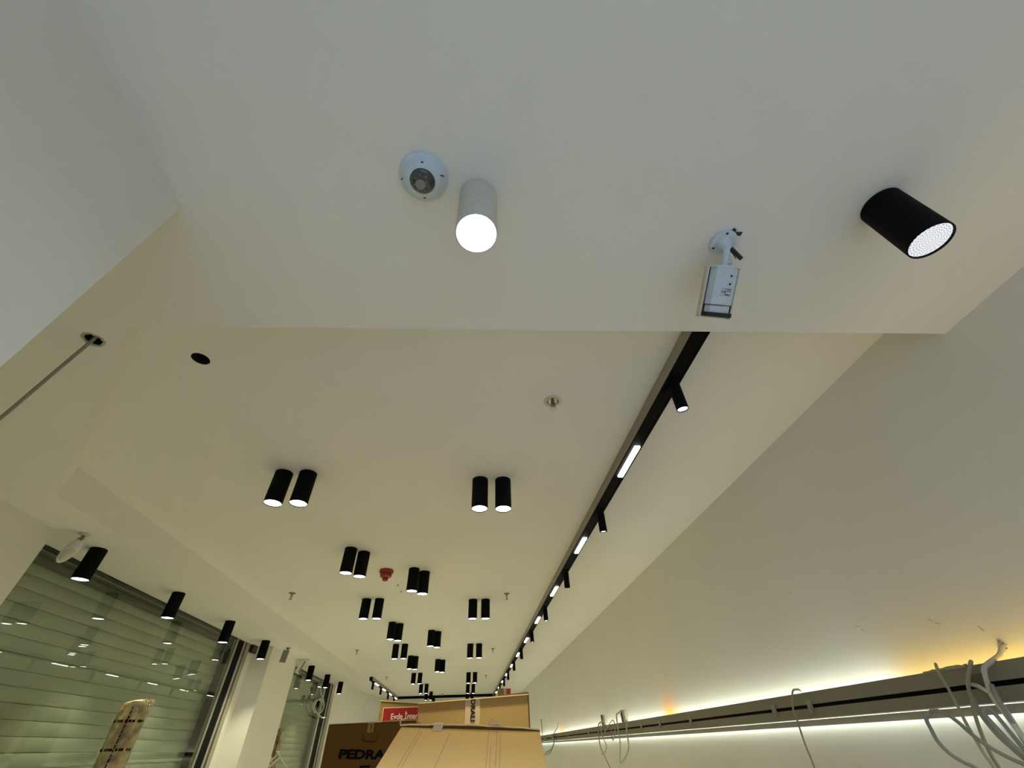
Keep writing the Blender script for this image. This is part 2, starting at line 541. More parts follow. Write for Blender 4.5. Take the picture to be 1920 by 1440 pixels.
# left-hand column of side-by-side pairs
for i, (y, w_) in enumerate(((2.40, 'nearest pair of the left column'), (5.335, 'second pair of the left column, below the red detector'), (8.11, 'third pair of the left column'),
                        (11.62, 'fourth pair of the left column'), (13.80, 'fifth pair of the left column'), (15.81, 'last pair of the left column, above the carton edge'))):
    for x, s in ((-1.195, 'left'), (-1.048, 'right')):
        if i >= 3: x -= .024
        spotlight(x, y, H2, 'black spotlight, %s one of the %s' % (s, w_), GP)
# right-hand column
for y, w_ in ((2.45, 'nearest pair of the right column'), (5.405, 'second pair of the right column, left of a sprinkler'), (8.205, 'third pair of the right column'),
              (11.74, 'fourth pair of the right column'), (14.15, 'fifth pair of the right column'), (16.4, 'last pair of the right column, touching the carton top')):
    for x, s in ((0.044, 'left'), (0.195, 'right')):
        spotlight(x, y, H2, 'black spotlight, %s one of the %s' % (s, w_), GP)
# diagonal pairs
for (xa, ya, xb, yb, w_) in ((-1.047, 3.713, -.953, 3.808, 'slanted pair left of the red detector'), (-.551, 4.257, -.458, 4.356, 'slanted pair right of the red detector'),
                             (-1.051, 6.521, -.962, 6.615, 'slanted overlapping pair behind the second left pair'), (-.547, 7.076, -.458, 7.177, 'slanted pair in the middle of the ceiling'),
                             (-1.065, 9.275, -.977, 9.347, 'slanted overlapping pair behind the third left pair'), (-.58, 9.745, -.487, 9.839, 'slanted far pair in the middle of the ceiling')):
    spotlight(xa, ya, H2, 'black spotlight, left one of the %s' % w_, GP)
    spotlight(xb, yb, H2, 'black spotlight, right one of the %s' % w_, GP)
spotlight(-1.083, 17.402, H2, 'farthest tiny black cylinder spotlight peeping over the carton top', GP)

# ------------------------------------------------------------------ track lighting
ZB = 2.864
def track(x0, x1, y0, y1, inserts, label, side_left=True):
    t = thing('lighting_track', label, 'track light', (x0, y0, H2))
    W, L, D = x1 - x0, y1 - y0, H2 - ZB
    bm = new_bm()
    add_box(bm, 0, W, 0, L, -D + .004, 0)
    o = obj('track_housing', bm, M_greyside, t); o['label'] = 'grey painted side of the track'
    bm = new_bm()
    add_box(bm, 0.000, .010, -.001, L, -D, -D + .0035)
    add_box(bm, W - .010, W, -.001, L, -D, -D + .0035)
    add_box(bm, 0.010, W - .010, 0, L, -D + .003, -D + .0038)
    if side_left: add_box(bm, W, W + .0008, 0, L, -D, 0)
    else:
        add_box(bm, -.0008, 0, 0, L, -D, 0); add_box(bm, -.001, W + .001, -.002, 0, -D, 0)
    obj('channel', bm, M_black, t)
    for a, b in inserts:
        bm = new_bm(); add_box(bm, W * .38, W * .82, a - y0, b - y0, -D - .006, -D + .003, .0015)
        o = obj('linear_light', bm, M_insert, t); o['label'] = 'short glowing white linear insert'
    return t

P = 1.3665
ins = [(1.90 + i * P, 2.25 + i * P) for i in range(11)]
track(0.887, 0.962, 0.945, 17.0, ins, 'long black lighting track with white inserts running beside the right wall')
track(-2.290, -2.215, 12.05, 17.0, [(12.45 + .2 + i * 1.25, 12.95 + .2 + i * 1.25) for i in range(4)],
      'short far black lighting track at left beyond the bulkhead', side_left=False)
t = thing('lighting_track', 'far crosswise black lighting track just above the rear carton', 'track light', (-2.29, 17.0, H2))
bm = new_bm(); add_box(bm, 0, 3.252, 0, .075, ZB - H2, 0, .001); obj('track_housing', bm, M_black, t)

head_proto = None
def head(x, y, label, group, tilt=(0, 0)):
    """tilting cylinder head clipped under a track"""
    global head_proto
    if head_proto is None:
        t = thing('track_spotlight', label, 'track spotlight', (x, y, ZB), (0, 0, 0), group)
        bm = new_bm(); add_box(bm, -.018, .018, -.06, .06, -.012, .002, .002)
        ad = obj('adapter', bm, M_black, t)
        bm = new_bm(); add_lathe(bm, [(0, 0), (.0255, 0), (.027, -.002), (.027, -.134), (.026, -.135), (.0235, -.135), (.023, -.124), (0, -.122)], 36, caps=(False, False))
        bd = obj('head', bm, M_black, t, smooth=True)
        bm = new_bm(); add_lathe(bm, [(.0228, -.1285), (.012, -.1292), (0, -.1294)], 36, caps=(True, False))
        ln = obj('lens', bm, M_lens, bd, smooth=True); ln['label'] = 'glowing white lens'
        lg = make_light(bd, -.142, TRACK_W, size=math.radians(70))
        head_proto = (t, ad, bd, ln, lg)
        bd.location = (.012, 0, -.008)
        bd.rotation_euler = (tilt[0], tilt[1], 0)
    else:
        t0, ad, bd, ln, lg = head_proto
        t = t0.copy(); C.objects.link(t); t.location = (x, y, ZB); tag(t, label, 'track spotlight', group)
        a = ad.copy(); C.objects.link(a); a.parent = t
        b = bd.copy(); C.objects.link(b); b.parent = t; b.rotation_euler = (tilt[0], tilt[1], 0)
        for q in (ln, lg):
            c = q.copy(); C.objects.link(c); c.parent = b
    return t
nth = ['nearest large black track spotlight, showing its white lens', 'second black track spotlight from the camera, above the second white insert',
       'third black track spotlight along the right track', 'fourth black track spotlight along the right track', 'fifth black track spotlight along the right track',
       'sixth small black track spotlight along the right track', 'seventh small black track spotlight along the right track',
       'eighth small far black track spotlight on the right track', 'ninth tiny far black track spotlight on the right track', 'farthest tiny black track spotlight beside the red board']
hy = [1.366, 2.774, 4.137, 5.521, 6.868, 8.349, 9.766, 11.232, 12.493, 14.038]
tl = [(.10, -.05), (.16, -.04), (.18, -.03), (0, -.03), (0, -.03), (0, -.03), (0, -.03), (0, -.03), (0, -.03), (0, -.03)]
for y, l, t_ in zip(hy, nth, tl):
    head(0.922, y, l, 'black spotlight heads on the right track', t_)
for i, (y, l) in enumerate(zip((12.40, 13.66, 15.05, 16.35), ('nearest black spotlight head at the start of the short left track', 'second black spotlight head on the short left track',
                     'third black spotlight head on the short left track', 'farthest black spotlight head on the short left track'))):
    head(-2.262, y, l, 'black spotlight heads on the left track', (0, 0.02))

# ------------------------------------------------------------------ ceiling devices
def rot_to(v):
    """rotation taking -Z to direction v"""
    return Vector((0, 0, -1)).rotation_difference(Vector(v).normalized()).to_matrix().to_4x4()

# dome camera
t = thing('dome_camera', 'small white dome camera beside the dazzling spotlight', 'camera', (-0.163, 0.456, H1))
bm = new_bm(); add_lathe(bm, [(0, 0), (.062, 0), (.064, -.004), (.062, -.010), (.055, -.014), (.050, -.022), (.042, -.027), (.033, -.030), (.0325, -.026), (0, -.026)], 56, caps=(False, False))
obj('base', bm, M_whitecam, t, smooth=True)
bm = new_bm(); add_lathe(bm, [(.0325, -.027), (.031, -.032), (.024, -.038), (.012, -.041), (0, -.042)], 40, caps=(True, False))
g = obj('dome_window', bm, M_bluegl, t, smooth=True); g['label'] = 'dark glass window with lens inside'
bm = new_bm()
add_lathe(bm, [(.014, -.0375), (.013, -.0425), (.009, -.0435), (0, -.0425)], 24, Matrix.Translation((-.004, .004, 0)), caps=(True, False))
obj('lens_ring', bm, M_cableg, g, smooth=True)
bm = new_bm()
for k in range(7):
    a = .5 + k * .8
    add_box(bm, -.003, .003, -.001, .001, -.0415, -.0385, 0, Matrix.Translation((.019 * math.cos(a), .019 * math.sin(a), .001)) @ Matrix.Rotation(a, 4, 'Z'))
obj('infrared_diodes', bm, M_cableg, g)
for s in (-1, 1):
    bm = new_bm(); add_lathe(bm, [(.0036, -.016), (.0036, -.0255), (0, -.0251)], 16, Matrix.Translation((0.002, s * .044, -.0005)), caps=(False, False))
    obj('screw', bm, M_blackm, t)
bm = new_bm(); add_box(bm, .036, .050, -.030, -.028, -.0225, -.019, 0, Matrix.Rotation(.3, 4, 'Z')); add_box(bm, -.05, -.044, -.03, -.028, -.0205, -.017, 0, Matrix.Rotation(-.6, 4, 'Z'))
obj('seam_mark', bm, M_blackm, t)

# bullet camera
t = thing('bullet_camera', 'white boxy security camera hanging from the ceiling on a jointed bracket', 'camera', (0.745, 0.580, H1))
bm = new_bm(); add_lathe(bm, [(0, 0), (.040, 0), (.041, -.003), (.040, -.008), (.030, -.010), (.024, -.012), (0, -.013)], 48, caps=(False, False))
pl = obj('mounting_plate', bm, M_whitecam, t, smooth=True)
bm = new_bm()
for k in range(3):
    a = .4 + k * 2.09
    add_lathe(bm, [(.004, -.0085), (.004, -.0105), (0, -.0105)], 14, Matrix.Translation((.031 * math.cos(a), .031 * math.sin(a), 0)), caps=(False, False))
obj('screw', bm, M_blackm, pl)
bm = new_bm(); add_box(bm, -.006, .006, -.012, .012, -.001, .004, 0, Matrix.Translation((.012, -.034, -.004)) @ Matrix.Rotation(.5, 4, 'Z'))
add_box(bm, .02, .045, -.036, -.024, -.0035, .001, 0)
obj('cable_slot', bm, M_blackm, pl)
bm = new_bm()
add_lathe(bm, [(.023, -.011), (.020, -.016), (.0215, -.019), (.016, -.026), (.015, -.034), (.010, -.040), (0, -.042)], 32, caps=(False, False))
obj('ball_joint', bm, M_whitecam, t, smooth=True)
p0 = Vector((0.741, 0.620, 2.675)); p1 = Vector((0.735, 0.752, 2.583))
o0 = Vector((0.745, 0.580, H1))
bm = new_bm(); add_tube(bm, [(0, 0, -.034), (-.001, .014, -.050), (-.003, .030, -.064), (-.004, .046, -.080)], .0095, 14)
add_box(bm, -.008, .016, .024, .038, -.075, -.060, .002)
obj('arm', bm, M_whitecam, t, smooth=True)
bm = new_bm(); add_tube(bm, [(.006, .004, -.030), (.017, .010, -.050), (.032, .022, -.056)], .0018, 6)
add_tube(bm, [(.017, .004, -.032), (.054, .026, -.050)], .0062, 12, 1)
add_tube(bm, [(.012, -.006, -.013), (.010, -.003, -.030), (.015, .004, -.034)], .003, 8)
k = obj('clamp_screw', bm, M_blackm, t, smooth=True); k['label'] = 'black thumb screw sticking out sideways'
BR = 23
# camera housing: local frame, +Y along the viewing axis, origin at the rear end
ax = (p1 - p0).normalized()
side = ax.cross(Vector((0, 0, 1))).normalized()
upv = side.cross(ax).normalized()
HM = Matrix.Translation(p0 - o0) @ Matrix((side, ax, upv)).transposed().to_4x4() @ Matrix.Rotation(math.radians(BR), 4, 'Y')
def chamfer_box(bm, w, l0, l1, h, ch, mtx):
    pts = [(-w / 2 + ch, -h / 2), (w / 2 - ch, -h / 2), (w / 2, -h / 2 + ch), (w / 2, h / 2 - ch), (w / 2 - ch, h / 2), (-w / 2 + ch, h / 2), (-w / 2, h / 2 - ch), (-w / 2, -h / 2 + ch)]
    a = [bm.verts.new((x, l0, z)) for x, z in pts]; b = [bm.verts.new((x, l1, z)) for x, z in pts]
    for i in range(8): bm.faces.new((a[i], a[(i + 1) % 8], b[(i + 1) % 8], b[i]))
    bm.faces.new(a); bm.faces.new(b[::-1])
    bmesh.ops.transform(bm, matrix=mtx, verts=a + b)
CW, CH, CL = .082, .066, .150
bm = new_bm(); chamfer_box(bm, CW - .006, .006, .118, CH - .006, .016, HM)
hs = obj('housing', bm, M_whitecam, t)
bm = new_bm(); chamfer_box(bm, CW, 0.0, .006, CH, .017, HM); obj('rear_cap', bm, M_whitecam, t)
bm = new_bm(); chamfer_box(bm, CW - .012, .118, .140, CH - .012, .014, HM); obj('front_collar', bm, M_white, t)
bm = new_bm(); chamfer_box(bm, CW - .003, .1165, .1185, CH - .003, .017, HM); obj('seal_ring', bm, M_blackm, t)
bm = new_bm(); chamfer_box(bm, CW + .006, .140, .153, CH + .004, .017, HM); obj('front_bezel', bm, M_blackm, t)['label'] = 'black front bezel'
bm = new_bm()                                              # sunshield along the side and top
add_box(bm, -CW / 2 - .008, -CW / 2 - .001, .004, .158, -CH / 2 + .012, CH / 2 + .008, .002, HM)
add_box(bm, CW / 2 + .001, CW / 2 + .005, .004, .158, .0, CH / 2 + .008, .001, HM)
add_box(bm, -CW / 2 - .008, CW / 2 + .005, .004, .158, CH / 2 + .004, CH / 2 + .009, .001, HM)
obj('sunshield', bm, M_whitewarm, t)
bm = new_bm()
for yy in (.030, .054): add_lathe(bm, [(.0032, 0), (.0032, -.002), (0, -.002)], 14, HM @ Matrix.Translation((.020, yy, -CH / 2 + .003)), caps=(False, False))
obj('screw', bm, M_blackm, t)
LM = HM @ Matrix.Translation((.014, .078, -CH / 2 + .0028)) @ Matrix.Rotation(PI, 4, 'X')
bm = new_bm(); add_box(bm, -.013, .013, -.010, .010, 0, .0006, 0, LM); st = obj('rating_label', bm, M_white, t)
bm = new_bm(); add_box(bm, -.014, .014, -.011, .011, -.0002, .0003, 0, LM); obj('label_border', bm, M_cableg, st)
for s_, dx, dy, sz, bo in (('CE', -.006, 0.0, .0105, .0003), ('WEGA', .004, -.0075, .0052, .00025)):
    cu_m = LM @ Matrix.Translation((dx, dy, .0009)) @ Matrix.Rotation(PI * 0, 4, 'Z')
    text_obj('label_text', s_, sz, M_ink, st, cu_m, .0001, bo)
bm = new_bm()
for k in range(4): add_box(bm, .001, .012, .0005 + k * .0022, .0014 + k * .0022, .0006, .0009, 0, LM)
add_box(bm, -.009, .012, .0085, .0093, .0006, .0009, 0, LM)
obj('label_lines', bm, M_ink, st)
bm = new_bm(); add_lathe(bm, [(.046, 0), (.043, -.002), (.030, -.0025), (0, -.0025)], 40, Matrix.Translation((.010, -.006, 0)), caps=(False, False))
obj('filler_patch', bm, M_white, t, smooth=True)

# motion sensors / small detectors on the soffit
t = thing('motion_sensor', 'oval cream motion sensor tilted on the soffit beside the nearest window spotlight', 'sensor', (-2.582, 2.930, H1))
bm = new_bm(); add_lathe(bm, [(0, 0), (.030, 0), (.031, -.006), (.022, -.012), (0, -.012)], 28, caps=(False, False)); obj('base', bm, M_whitewarm, t, smooth=True)
bm = new_bm(); add_tube(bm, [(0, 0, -.01), (-.004, .004, -.03), (-.01, .01, -.05)], .010, 10); add_box(bm, -.018, .012, -.012, .012, -.05, -.030, .003); obj('swivel_bracket', bm, M_brass, t)
SM = Matrix.Translation((-.030, .012, -.105)) @ Euler((.15, .42, .2)).to_matrix().to_4x4()
bm = new_bm()
bmesh.ops.create_uvsphere(bm, u_segments=28, v_segments=18, radius=1.0, matrix=SM @ Matrix.Diagonal((.038, .036, .084, 1)))
sb = obj('sensor_body', bm, M_white, t, smooth=True)
bm = new_bm(); bmesh.ops.create_uvsphere(bm, u_segments=20, v_segments=14, radius=1.0, matrix=SM @ Matrix.Translation((.012, -.010, -.02)) @ Matrix.Diagonal((.030, .030, .050, 1)))
obj('sensor_window', bm, M_whitewarm, sb, smooth=True)

t = thing('wall_sensor', 'small boxy cream sensor on the soffit in front of the pilaster', 'sensor', (-2.560, 7.10, H1))
bm = new_bm(); add_lathe(bm, [(0, 0), (.03, 0), (.03, -.008), (.012, -.02), (.012, -.04), (0, -.04)], 20, caps=(False, False)); obj('base', bm, M_brass, t, smooth=True)
bm = new_bm(); add_box(bm, -.038, .038, -.03, .02, -.175, -.035, .008, Matrix.Rotation(.12, 4, 'Y')); o = obj('sensor_body', bm, M_whitewarm, t)
bm = new_bm(); add_box(bm, -.012, .016, -.034, -.029, -.12, -.075, .001, Matrix.Rotation(.12, 4, 'Y')); obj('sensor_window', bm, M_cableg, o)
bm = new_bm(); add_box(bm, -.041, .041, -.031, -.0295, -.178, -.032, 0, Matrix.Rotation(.12, 4, 'Y')); obj('edge_line', bm, M_cableg, o)

t = thing('wall_sensor', 'white sensor with slanting arm on the soffit above the second window', 'sensor', (-2.60, 8.10, H1))
bm = new_bm(); add_box(bm, -.10, .06, -.03, .03, -.015, 0, .003); obj('base', bm, M_whitewarm, t)
bm = new_bm(); add_box(bm, -.03, .03, -.02, .02, -.20, -.01, .004, Matrix.Translation((-.01, 0, 0)) @ Matrix.Rotation(.40, 4, 'Y')); obj('arm', bm, M_white, t)
bm = new_bm(); add_box(bm, -.008, .008, -.024, .0, -.19, -.03, .001, Matrix.Translation((.02, 0, 0)) @ Matrix.Rotation(.40, 4, 'Y')); obj('slot', bm, M_brass, t)

# red alarm detector
t = thing('fire_detector', 'stepped red fire detector between two slanted spotlight pairs', 'detector', (-0.825, 4.30, H2))
bm = new_bm(); add_lathe(bm, [(0, 0), (.066, 0), (.068, -.004), (.068, -.020), (.062, -.026), (0, -.026)], 44, caps=(False, False)); obj('base', bm, M_red, t, smooth=True)
bm = new_bm(); add_lathe(bm, [(.052, -.025), (.054, -.030), (.052, -.060), (.044, -.066), (.028, -.070), (.026, -.092), (.020, -.098), (0, -.098)], 44, caps=(False, False)); b_ = obj('sounder_cap', bm, M_red, t, smooth=True)
bm = new_bm()
for k in range(16):
    a = 2 * PI * k / 16; add_box(bm, .052, .0555, -.004, .004, -.056, -.034, 0, Matrix.Rotation(a, 4, 'Z'))
obj('grille', bm, M_red, b_)

# sprinklers
def sprinkler(x, y, label, big=False, flush=False):
    t = thing('sprinkler', label, 'sprinkler', (x, y, H2), group='brass ceiling sprinklers')
    if big:
        bm = new_bm(); add_lathe(bm, [(.026, 0), (.045, 0), (.046, -.003), (.040, -.006), (.030, -.005), (.028, .010), (.0, .012)], 40, caps=(False, False)); obj('escutcheon', bm, M_whitewarm, t, smooth=True)
        bm = new_bm(); add_lathe(bm, [(.027, -.004), (.024, -.001), (.010, -.001), (0, -.001)], 32, caps=(False, False)); obj('cup', bm, M_chrome, t, smooth=True)
    else:
        bm = new_bm(); add_lathe(bm, [(0, 0), (.036, 0), (.034, -.005), (.014, -.010), (0, -.010)], 24, caps=(False, False)); obj('escutcheon', bm, M_brass, t, smooth=True)
    d = .050 if big else .062
    bm = new_bm(); add_lathe(bm, [(.009, 0), (.009, -.018), (.006, -.024), (0, -.024)], 16, caps=(False, False))
    add_tube(bm, [(-.008, 0, -.015), (-.010, 0, -d * .6), (0, 0, -d)], .0022, 6); add_tube(bm, [(.008, 0, -.015), (.010, 0, -d * .6), (0, 0, -d)], .0022, 6)
    add_tube(bm, [(0, 0, -.02), (0, 0, -d)], .0028, 6, 1)
    obj('frame', bm, M_brass, t)
    bm = new_bm(); add_lathe(bm, [(0, -d), (.016, -d - .001), (.0165, -d - .003), (.006, -d - .004), (0, -d - .004)], 24, caps=(False, False)); obj('deflector', bm, M_chrome if big else M_brass, t)
sprinkler(0.395, 1.603, 'near sprinkler with white ring and silver deflector in the ceiling', True)
for x, y, l in ((-1.949, 5.057, 'small brass sprinkler at left, above the fourth window spotlight'), (0.432, 5.152, 'small brass sprinkler right of the second pair of the right column'),
                (-1.918, 8.569, 'small brass sprinkler at left near the bulkhead end'), (0.455, 8.682, 'small brass sprinkler right of the third pair of the right column'),
                (-1.91, 12.133, 'small brass sprinkler beside the start of the short left track'), (0.474, 12.311, 'tiny brass sprinkler right of the fourth pair of the right column'),
                (-.771, 16.591, 'farthest tiny sprinkler above the carton at centre')):
    sprinkler(x, y, l)
# two little plugs
for x, y, l in ((-.775, 4.789, 'small drilled ceiling plug nearer the red detector'), (-.768, 5.03, 'small drilled ceiling plug farther from the red detector')):
    t = thing('ceiling_plug', l, 'plug', (x, y, H2), group='small ceiling plugs')
    bm = new_bm(); add_lathe(bm, [(.006, -.002), (.008, -.004), (.011, -.004), (.012, 0)], 16, caps=(False, False)); obj('collar', bm, M_brass, t)
    bm = new_bm(); add_lathe(bm, [(.0065, -.001), (0, -.001)], 16, caps=(False, False)); obj('core', bm, M_whitewarm, t)

# grey cable hanging out of the soffit hole
bm = new_bm(); add_tube(bm, [(-1.398, 1.118, 2.82), (-1.399, 1.118, 2.75), (-1.49, 1.176, 2.656), (-1.642, 1.274, 2.50), (-1.83, 1.394, 2.30), (-2.13, 1.586, 2.0)], .0058, 12, 8)
tag(obj('cable', bm, M_cableg, smooth=True), 'straight grey cable hanging from the rough hole at left', 'cable')

# ------------------------------------------------------------------ right wall ledge with hidden light strips
t = thing('wall_ledge', 'long cream ledge with black slot and hidden light strips along right wall', 'ledge', (0, 0, 0))
YA, YB = -2.4, Y1 - .02
def bx(name, x0, x1, y0, y1, z0, z1, m, bev=0, parent=t, lab=None):
    bm = new_bm(); add_box(bm, x0, x1, y0, y1, z0, z1, bev)
    o = obj(name, bm, m, parent)
    if lab: o['label'] = lab
    return o
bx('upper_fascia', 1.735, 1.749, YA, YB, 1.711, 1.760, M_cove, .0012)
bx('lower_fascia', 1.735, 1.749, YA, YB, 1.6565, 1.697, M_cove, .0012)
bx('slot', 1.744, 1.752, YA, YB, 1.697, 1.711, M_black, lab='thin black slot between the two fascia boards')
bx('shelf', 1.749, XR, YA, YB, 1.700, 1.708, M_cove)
bx('leak_strip', 1.7335, 1.737, YA, YB, 1.6545, 1.6575, M_leak, lab='thin white strip added for light leaking under the fascia')  # white strip stands in for light leaking through the gap
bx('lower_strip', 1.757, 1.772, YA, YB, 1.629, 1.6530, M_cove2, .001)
# light strips, in sections of their own colour
def led(y0, y1, m, lab):
    bx('light_strip', 1.758, 1.772, y0, y1, 1.722, 1.730, m, lab=lab)
led(YA, 1.95, M_led_amber, 'amber section of the light strip')
led(1.95, 4.36, M_led, 'white section of the light strip')
led(4.36, 4.62, M_led_orange, 'short orange section of the light strip')
led(4.62, 9.72, M_led, 'white section of the light strip')
led(9.72, 9.98, M_led_orange, 'short orange section of the light strip')
led(9.98, YB, M_led, 'white section of the light strip')
bx('light_strip', 1.790, 1.800, YA, YB, 1.640, 1.650, M_led_low, lab='lower light strip washing the wall below')
for i, (y, z) in enumerate(((8.85, 1.708), (7.373, 1.712), (5.088, 1.708), (4.578, 1.709), (3.92, 1.707), (2.782, 1.708), (2.463, 1.709))):
    bm = new_bm()
    add_box(bm, 1.727, 1.7345, y - .018, y + .018, z - .024, z + .020, .002)
    add_box(bm, 1.722, 1.729, y - .006, y + .010, z - .030, z - .004, .001)
    o = obj('clip', bm, M_greyside, t)
bm = new_bm()
zz = [random.uniform(-.002, .003) for _ in range(13)]
for k in range(12):
    add_hexa(bm, [(1.733, 1.563 + k * .0148, 1.757), (1.742, 1.563 + k * .0148, 1.757), (1.742, 1.5778 + k * .0148, 1.757), (1.733, 1.5778 + k * .0148, 1.757),
                  (1.733, 1.563 + k * .0148, 1.765 + zz[k]), (1.742, 1.563 + k * .0148, 1.765 + zz[k]), (1.742, 1.5778 + k * .0148, 1.765 + zz[k + 1]), (1.733, 1.5778 + k * .0148, 1.765 + zz[k + 1])])
obj('torn_tape', bm, M_cablebeige, t)['label'] = 'torn piece of tape on the ledge top edge'
bx('brown_patch', 1.7325, 1.7355, 1.525, 1.580, 1.697, 1.735, M_housing, .001, lab='brown torn patch over the slot')
# plaster burst around the hole the thick cable leaves by
bm = new_bm()
for k in range(22):
    a = 2 * PI * k / 22 + random.random() * .3; L_ = random.uniform(.002, .012)
    add_box(bm, -.0022, .0015, .008, .008 + L_, -.0016, .0016, 0, Matrix.Translation((XR, 1.471, 1.806)) @ Matrix.Rotation(a, 4, 'X'))
o = obj('plaster_crack', bm, M_plaster, wall_r); o['kind'] = 'stuff'
bm = new_bm(); add_lathe(bm, [(.010, -.001), (0, -.001)], 20, Matrix.Translation((XR - .001, 1.471, 1.808)) @ Matrix.Rotation(-PI / 2, 4, 'Y'), caps=(False, False))
obj('cable_hole', bm, M_dark, wall_r)
# scuffs on the wall
bm = new_bm()
for (y, z, a) in ((2.02, 1.97, .5), (2.00, 1.95, .2), (1.66, 1.92, .7), (1.64, 1.905, .3), (2.36, 2.2, 0), (1.50, 1.86, 1.2)):
    add_box(bm, -.0012, .0006, -.009, .009, -.0012, .0012, 0, Matrix.Translation((XR, y, z)) @ Matrix.Rotation(a, 4, 'X'))
obj('scuff', bm, M_plaster, wall_r)['kind'] = 'stuff'

# two little driver boxes on the ledge
for (y, z0, z1, w_, l) in ((6.53, 1.762, 1.868, .085, 'left small black and white driver box on the ledge'), (5.66, 1.762, 1.868, .075, 'right small black and white driver box on the ledge')):
    t2 = thing('driver_box', l, 'driver box', (1.755, y, 1.7605), group='driver boxes standing on the ledge')
    bm = new_bm(); add_box(bm, -.018, .018, -w_, w_ * .9, 0, z1 - z0 - .004, .003); bb = obj('case', bm, M_whitewarm, t2)
    bm = new_bm(); add_box(bm, -.0195, .016, w_ * .05, w_ * .92, .002, z1 - z0 - .002, .002); obj('black_panel', bm, M_blackm, t2)
    bm = new_bm()
    for k in range(3): add_box(bm, -.0205, -.019, w_ * .3 + k * .012, w_ * .3 + .004 + k * .012, .01, .08)
    obj('ribs', bm, M_brass, t2)

# cables hanging over the ledge
def cable(pts, r, m, label, group=None, name='cable'):
    bm = new_bm(); add_tube(bm, pts, r, 10, 8)
    return tag(obj(name, bm, m, smooth=True), label, 'cable', group)
G = 'loose cables at the right end of the ledge'
cable([(1.760,1.696,1.755),(1.760,1.696,1.772),(1.725,1.661,1.778),(1.700,1.644,1.754),(1.690,1.635,1.705),(1.680,1.630,1.655),(1.670,1.626,1.614),(1.660,1.618,1.568),(1.650,1.608,1.534),(1.640,1.593,1.504),(1.640,1.596,1.45)], .0048, M_cablebeige, 'beige cable looping over the torn tape on the ledge', G)
cable([(1.760,1.572,1.750),(1.760,1.572,1.761),(1.725,1.528,1.768),(1.700,1.545,1.731),(1.700,1.568,1.705),(1.700,1.581,1.677),(1.700,1.602,1.640),(1.700,1.618,1.601),(1.700,1.631,1.558),(1.700,1.636,1.525),(1.700,1.635,1.501),(1.700,1.639,1.45)], .0056, M_cablebeige, 'beige cable bent over the ledge beside the brown patch', G)
cable([(1.835,1.471,1.808),(1.805,1.466,1.800),(1.770,1.464,1.776),(1.710,1.472,1.752),(1.700,1.483,1.738),(1.690,1.490,1.705),(1.680,1.493,1.676),(1.670,1.483,1.651),(1.660,1.470,1.622),(1.650,1.454,1.571),(1.650,1.447,1.525)], .0072, M_cablew, 'thick white cable coming out of the cracked wall hole', G)
cable([(1.660,1.478,1.498),(1.660,1.512,1.513),(1.660,1.549,1.530),(1.660,1.586,1.552),(1.660,1.618,1.580),(1.650,1.634,1.615),(1.650,1.660,1.637),(1.650,1.689,1.647),(1.650,1.715,1.645),(1.630,1.727,1.627),(1.630,1.731,1.596),(1.630,1.731,1.568),(1.630,1.710,1.536),(1.630,1.678,1.516),(1.630,1.645,1.503),(1.630,1.608,1.47)], .0062, M_cableg, 'grey cable making the widest loop left of the bundle', G)
cable([(1.740,1.590,1.710),(1.700,1.536,1.702),(1.680,1.504,1.689),(1.680,1.490,1.675),(1.680,1.482,1.655),(1.680,1.479,1.629),(1.680,1.480,1.597),(1.680,1.480,1.571),(1.680,1.478,1.534)], .0062, M_cablew, 'pale cable leaving the brown patch in the slot', G)
cable([(1.700,1.575,1.690),(1.670,1.551,1.670),(1.670,1.557,1.643),(1.670,1.554,1.612),(1.670,1.545,1.581),(1.670,1.529,1.554),(1.670,1.510,1.526),(1.670,1.480,1.49)], .0068, M_cableg, 'grey cable running down through the middle of the bundle', G)
cable([(1.640,1.450,1.505),(1.640,1.475,1.536),(1.640,1.492,1.559),(1.640,1.501,1.583),(1.640,1.514,1.618),(1.640,1.515,1.634),(1.650,1.504,1.643),(1.650,1.493,1.628),(1.650,1.486,1.601),(1.650,1.479,1.567),(1.650,1.474,1.548),(1.650,1.45,1.51)], .0058, M_cableg, 'grey cable folded back in a tight hairpin', G)
cable([(1.690,1.480,1.700),(1.665,1.466,1.662),(1.655,1.462,1.625),(1.655,1.462,1.590),(1.65,1.46,1.54)], .0058, M_cableg, 'grey cable at the right edge of the bundle', G)
cable([(1.760,2.525,1.750),(1.760,2.525,1.762),(1.740,2.509,1.774),(1.725,2.509,1.776),(1.700,2.510,1.768),(1.700,2.557,1.711),(1.700,2.565,1.654),(1.700,2.574,1.570),(1.700,2.572,1.517),(1.700,2.572,1.476),(1.700,2.582,1.38)], .0045, M_cablebeige, 'single thin beige cable hooked over the ledge by itself')
G = 'thin cables under the driver boxes'
cable([(1.700,6.430,1.797),(1.700,6.546,1.790),(1.700,6.652,1.761),(1.700,6.698,1.655),(1.700,6.680,1.560),(1.700,6.548,1.480),(1.700,6.370,1.377),(1.700,6.313,1.323)], .0075, M_cablebeige, 'long thin cable dropping below the left driver box', G)
cable([(1.690,6.291,1.787),(1.690,6.487,1.778),(1.690,6.487,1.662),(1.690,6.361,1.580),(1.690,6.429,1.520),(1.690,6.633,1.494)], .0055, M_cablew, 'short curled cable below the left driver box', G)
cable([(1.700,6.398,1.691),(1.700,6.146,1.756),(1.700,5.953,1.789),(1.700,5.897,1.738),(1.700,5.981,1.653),(1.700,6.077,1.616),(1.700,6.099,1.685),(1.700,6.004,1.751)], .005, M_cablebeige, 'small looped cable between the two driver boxes', G)
